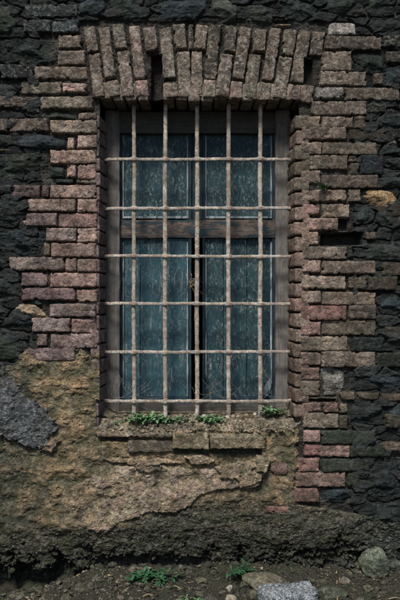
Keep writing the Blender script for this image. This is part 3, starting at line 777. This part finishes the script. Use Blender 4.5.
for (u, v, w, sd, lb) in ((312,591,.05,71,'small grey stone just right of the concrete block'),(345,581,.07,72,'small dark stone left of the upright mossy stone'),(22,598,.07,73,'small brown stone at the bottom left corner'),
        (120,598,.05,74,'small brown stone below the green weed at left'),(360,596,.06,75,'small stone below the upright mossy stone'),(180,588,.045,76,'small stone right of the green ground weed')):
    x, y, z = gplace(u, v); rock('rock', (x, y, z-.006), (w, w*.8, w*.65), sd, tuple(np.array((.12,.11,.09))*rng.uniform(.7,1.3)), (.3,.2,.3), lb, 'rock', 'stones along the wall foot')

def stick(u, v, L, a, label, seed):
    x, y, z = gplace(u, v); r_ = np.random.default_rng(seed); t = np.linspace(-.5, .5, 9)
    P = np.column_stack([t*L*math.cos(a), t*L*math.sin(a), .008+.004*r_.normal(size=9)*0+.006*np.cos(t*5)])
    V, F = tube(P, np.linspace(.0042,.0026,9)); mb = MB(); mb.add(V, F); o = mb.build('twig', M_DEAD); o.location = (x, y, z+.012)
    tag(o, label=label, category='twig', group='twigs on the soil')
stick(176, 589, .07, -.5, 'short pale twig beside the wide green weed', 1)
stick(148, 597, .06, .3, 'short pale twig below the wide green weed', 2)
stick(394, 595, .12, .25, 'longest pale twig, in the bottom right corner', 3)
stick(338, 599, .06, 1.2, 'small twig on the low mossy stone at lower right', 4)
for k_ in range(26):
    u_, v_ = rng.uniform(8, 392), rng.uniform(578, 600); w_ = rng.uniform(.03, .075)
    x, y, z = gplace(u_, v_)
    rock('clod', (x, y, z-.012), (w_*1.3, w_, w_*.75), 800+k_, tuple(np.array((.062,.058,.042))*rng.uniform(.5,1.8)), (.2,.45,.5), 'small earthy clod lying on the soil at the wall foot', 'clod', 'clods on the soil')
# gravel and litter: too many to count
def shards(name, mat, n, fn, group=None, masonry=False):
    mb = MB()
    for _ in range(n):
        V, F, c = fn(); mb.add(V, F, c, (.2,.1,.2))
    o = mb.build(name, mat, smooth=False); o['kind'] = 'stuff'; return o
ico = np.array([(0,0,1),(.894,0,.447),(.276,.851,.447),(-.724,.526,.447),(-.724,-.526,.447),(.276,-.851,.447),(.724,.526,-.447),(-.276,.851,-.447),(-.894,0,-.447),(-.276,-.851,-.447),(.724,-.526,-.447),(0,0,-1)])
icoF = [(0,1,2),(0,2,3),(0,3,4),(0,4,5),(0,5,1),(1,6,2),(2,7,3),(3,8,4),(4,9,5),(5,10,1),(2,6,7),(3,7,8),(4,8,9),(5,9,10),(1,10,6),(6,11,7),(7,11,8),(8,11,9),(9,11,10),(10,11,6)]
def grav():
    x = rng.uniform(-1.75, 1.75); y = -abs(rng.normal(0, .33))+.06
    s = rng.gamma(1.6, .0026)+.002
    V = ico*(1+rng.normal(0,.18,(12,1)))*s*np.array((1.2,1,.7)); a = rng.uniform(0,6.3)
    V = np.column_stack([V[:,0]*math.cos(a)-V[:,1]*math.sin(a), V[:,0]*math.sin(a)+V[:,1]*math.cos(a), V[:,2]])
    k = rng.uniform(.4, 1.5)**1.3; c = np.array((.070,.066,.050))*k*(1.25 if x < -.3 else .7)
    return V+np.array((x, y, gz_(x,y)+s*.3)), icoF, c
o = shards('gravel', M_MAS, 5200, grav); o['label'] = 'loose gravel and mortar crumbs along the wall foot'; o['category'] = 'gravel'
def crumb():
    x = rng.uniform(-.60, .58); y = rng.uniform(-.01, .20); s = rng.gamma(1.6, .0028)+.002
    V = ico*(1+rng.normal(0,.2,(12,1)))*s*np.array((1.3,1,.7)); a = rng.uniform(0,6.3)
    V = np.column_stack([V[:,0]*math.cos(a)-V[:,1]*math.sin(a), V[:,0]*math.sin(a)+V[:,1]*math.cos(a), V[:,2]])
    c = np.array((.17,.14,.10))*rng.uniform(.4, 1.6) if rng.random() < .93 else np.array((.42,.39,.34))
    zt = (.930+.1*(y-.09) if y > .09 else .924-(.09-y)*.66) + .003
    return V+np.array((x, y, zt)), icoF, c
o = shards('mortar_crumbs', M_MAS, 700, crumb); o['label'] = 'mortar crumbs and grit lying on the window sill'; o['category'] = 'crumbs'
def litter():
    x = rng.uniform(-1.7, 1.7); y = -abs(rng.normal(0, .3))+.02
    L = rng.uniform(.012, .035); w = L*rng.uniform(.18, .5); a = rng.uniform(0,6.3); cu = rng.uniform(-.3,.6)*L
    P = np.array([(-L/2,0,0),(-L*.1,w/2,cu*.4),(L*.15,0,cu*.2),(-L*.1,-w/2,cu*.5),(L/2,0,cu)])
    tilt = rng.normal(0,.5); P = P@np.array([[1,0,0],[0,math.cos(tilt),math.sin(tilt)],[0,-math.sin(tilt),math.cos(tilt)]])
    P = np.column_stack([P[:,0]*math.cos(a)-P[:,1]*math.sin(a), P[:,0]*math.sin(a)+P[:,1]*math.cos(a), P[:,2]])
    return P+np.array((x, y, gz_(x,y)+.008)), [(0,2,1),(0,3,2),(1,2,4),(2,3,4)], (.2,.2,.2)
o = shards('leaf_litter', M_DEAD, 420, litter); o['label'] = 'dry leaf scraps scattered on the soil'; o['category'] = 'leaf litter'

# ------------------------------------------------------------------ plants
def blade(p, d, L, w, droop, up=(0,0,1)):
    """a cupped leaf along direction d"""
    d = np.array(d, float); d /= np.linalg.norm(d); s = np.cross(d, up); s /= np.linalg.norm(s)+1e-9; n = np.cross(s, d)
    V = []; 
    for t, ww in ((0,.12),(.3,.8),(.6,1),(.85,.6),(1,.04)):
        c = np.array(p)+d*L*t+np.array((0,0,-1))*droop*L*t*t
        V += [c-s*w*ww/2+n*w*.12*ww, c, c+s*w*ww/2+n*w*.12*ww]
    F = []
    for k in range(4):
        a = 3*k; F += [(a,a+1,a+4,a+3),(a+1,a+2,a+5,a+4)]
    return np.array(V), F
def weed(name, loc, spread, n_stem, hgt, leaf, mat, label, seed, leaves=8, group='weeds on the sill', narrow=.5, out=-1, depth=None, cat='plant'):
    r_ = np.random.default_rng(seed); root = empty(name, loc, label=label, category=cat); leaf = leaf*1.35; hgt = hgt*1.15
    if group: root['group'] = group
    sm = MB(); lm = MB()
    for _ in range(n_stem):
        b = np.array((r_.uniform(-spread, spread), r_.uniform(-(depth or .03), depth or .03), 0)); a = r_.uniform(0, 6.3)
        dirr = np.array((math.cos(a)*.7, math.sin(a)*.5+out*.3, 1.0)); dirr /= np.linalg.norm(dirr); h = hgt*r_.uniform(.4, 1)
        tt = np.linspace(0, 1, 6)
        P = b + dirr*h*tt[:,None] + np.array((math.cos(a)*.3, out*.3, -.25))*h*(tt**2)[:,None]
        V, F = tube(P, np.linspace(.0013,.0007,6), 5); sm.add(V, F)
        for k in range(leaves):
            t = r_.uniform(.15, 1); i_ = min(4, int(t*5)); c = P[i_]+(P[i_+1]-P[i_])*(t*5-i_)
            aa = r_.uniform(0, 6.3); d = (math.cos(aa), math.sin(aa)*.8+out*.25, r_.uniform(-.1,.9))
            V, F = blade(c, d, leaf*r_.uniform(.55,1.15), leaf*narrow*r_.uniform(.7,1.2), r_.uniform(.1,.6)); lm.add(V, F)
    sm.build('stem', M_DRY if seed % 2 else mat, root); lm.build('leaves', mat, root); return root
SY = .075
def sp(u, y=SY): return (px(u, y), y, sillz(px(u, y), y)-.004)
weed('weed', sp(142), .085, 34, .070, .029, M_LEAF, 'widest green weed on the window sill, below the first bar', 1)
weed('weed', sp(168), .050, 14, .050, .024, M_LEAF, 'low green weed on the sill below the second bar', 2, leaves=7)
weed('weed', sp(186), .045, 8, .040, .018, M_LEAF, 'small green weed on the sill just left of the middle bar', 3, leaves=7)
weed('weed', sp(207), .048, 16, .055, .024, M_LEAF, 'small green weed on the sill just right of the middle bar', 4)
weed('weed', (px(273,.09), .09, .95), .040, 16, .058, .025, M_LEAF, 'green weed at the right end of the sill beside the jamb', 5)
weed('weed', (px(119,.05), .04, .90), .022, 7, .03, .015, M_LEAF, 'tiny pale weed at the left end of the sill', 15, leaves=5)
weed('sprig', (px(322), -.012, pz(189)), .018, 7, .052, .022, M_LEAF, 'small green sprig growing from a brick joint right of the window', 6, leaves=7, group=None, out=-1.2, depth=.006)
x, y, z = gplace(152, 580); weed('ground_weed', (x, y, z), .10, 26, .085, .042, M_LEAFD, 'wide green weed on the soil below the left half of the window', 7, group='weeds at the wall foot', narrow=.36, depth=.05)
x, y, z = gplace(246, 573); weed('ground_weed', (x, y, z), .045, 12, .10, .036, M_LEAFD, 'dark green weed against the wall foot left of the broad stone', 8, group='weeds at the wall foot', narrow=.3)
x, y, z = gplace(192, 601); weed('ground_weed', (x, y, z), .05, 10, .05, .035, M_LEAF, 'low grassy tuft at the bottom edge in the middle', 9, group='weeds at the wall foot', narrow=.15)
x, y, z = gplace(283, 585); weed('ground_weed', (x, y, z), .05, 8, .035, .025, M_LEAFD, 'low dark weed behind the concrete block', 10, group='weeds at the wall foot')
# dry vine caught on the middle bar
def curly(name, start, n, L, seed, rad, mat, label, cat, spread=(1,.3,1), leaves=0, group=None, grav=0.0, curl=.45):
    r_ = np.random.default_rng(seed); mb = MB()
    for _ in range(n):
        p = np.array(start, float)+r_.normal(0, .006, 3)*np.array(spread); d = r_.normal(size=3)*np.array(spread); d /= np.linalg.norm(d); P = [p]
        k = r_.normal(0, curl)
        for s_ in range(18):
            ang = k*.5; ca, sa = math.cos(ang), math.sin(ang); d = np.array((d[0]*ca-d[2]*sa, d[1]*.8, d[0]*sa+d[2]*ca)); d += r_.normal(0,.12,3)*np.array(spread); d[2] -= grav; d /= np.linalg.norm(d)
            p = p+d*L/18; P.append(p)
        V, F = tube(np.array(P), np.linspace(rad, rad*.5, len(P)), 5); mb.add(V, F)
        for _q in range(leaves):
            c = P[r_.integers(4, 18)]; V, F = blade(c, r_.normal(size=3), .014, .006, .4); mb.add(V, F)
    o = mb.build(name, mat); tag(o, label=label, category=cat)
    if group: o['group'] = group
    return o
curly('dry_vine', (px(191,.15), .150, pz(283,.15)), 12, .10, 3, .0012, M_DRY, 'dry brown curling vine caught beside the middle bar', 'dead vine', leaves=3, spread=(.6,.3,1.3))
curly('dry_twigs', (px(210,.15), .155, pz(392,.15)), 9, .17, 8, .0009, M_DRY, 'thin dead stalks leaning inside the bars right of the middle bar', 'twigs', spread=(.5,.15,1.2), grav=-.05, curl=.10)
curly('dry_stalk', (px(350), -.02, pz(352)), 2, .19, 12, .0010, M_DRY, 'thin dry stalk standing against the bricks right of the window', 'dry stalk', spread=(.15,.15,1), grav=-.35)
# cobwebs in the lower corners of the bars
def web(name, anchors, n, seed, label):
    r_ = np.random.default_rng(seed); mb = MB()
    for _ in range(n):
        a, b = [np.array(anchors[k]) for k in r_.choice(len(anchors), 2, replace=False)]
        a = a+r_.normal(0,.03,3)*(1,.3,1); b = b+r_.normal(0,.03,3)*(1,.3,1)
        tt = np.linspace(0,1,9); P = a+(b-a)*tt[:,None]; P[:,2] -= .03*r_.random()*4*tt*(1-tt)
        V, F = tube(P, .0004, 4); mb.add(V, F)
    o = mb.build(name, M_WEB); return tag(o, label=label, category='cobweb', group='cobwebs on the window bars')
def w3(u, v, y=.17): return (px(u,y), y, pz(v,y))
web('cobweb', [w3(118,372),w3(132,398),w3(160,400),w3(112,398),w3(150,382)], 9, 1, 'tattered cobweb in the lower left corner of the window bars')
web('cobweb', [w3(205,396),w3(228,406),w3(252,412),w3(235,390),w3(210,372)], 8, 2, 'tattered cobweb low behind the bars right of the middle')
web('cobweb', [w3(262,398),w3(285,380),w3(286,402),w3(270,390)], 7, 3, 'tattered cobweb in the lower right corner of the window bars')

# ------------------------------------------------------------------ light, sky, camera
sc = bpy.context.scene
w = bpy.data.worlds.new('World'); sc.world = w; w.use_nodes = True
nt = w.node_tree; bg = nt.nodes['Background']; sky = nt.nodes.new('ShaderNodeTexSky'); sky.sky_type = 'NISHITA'; sky.sun_disc = False
el, az = 54, 197          # sun in front of the wall, slightly left
sky.sun_elevation = R(el); sky.sun_rotation = R(az); sky.air_density = 1.0; sky.dust_density = 1.5
nt.links.new(sky.outputs[0], bg.inputs[0]); bg.inputs[1].default_value = .085
sl = bpy.data.lights.new('sun', 'SUN'); sl.energy = 4.0; sl.angle = R(14); sl.color = (1, .95, .87)
so = bpy.data.objects.new('sun', sl); col.objects.link(so)
from mathutils import Vector
dv = Vector((math.sin(R(az))*math.cos(R(el)), math.cos(R(az))*math.cos(R(el)), math.sin(R(el))))   # towards the sun
so.rotation_euler = dv.to_track_quat('Z', 'Y').to_euler(); so.location = dv*20
cam = bpy.data.cameras.new('camera'); co = bpy.data.objects.new('camera', cam); col.objects.link(co)
co.location = (0, -CAM_D, CAM_Z); co.rotation_euler = (R(90), 0, 0)
cam.sensor_fit = 'VERTICAL'; cam.sensor_height = 24; cam.lens = 24*CAM_D/(600*S); cam.clip_end = 300
sc.camera = co
sc.view_settings.view_transform = 'Standard'; sc.view_settings.look = 'None'; sc.view_settings.gamma = 1
sc.view_settings.use_curve_mapping = False; sc.view_settings.exposure = 0.32
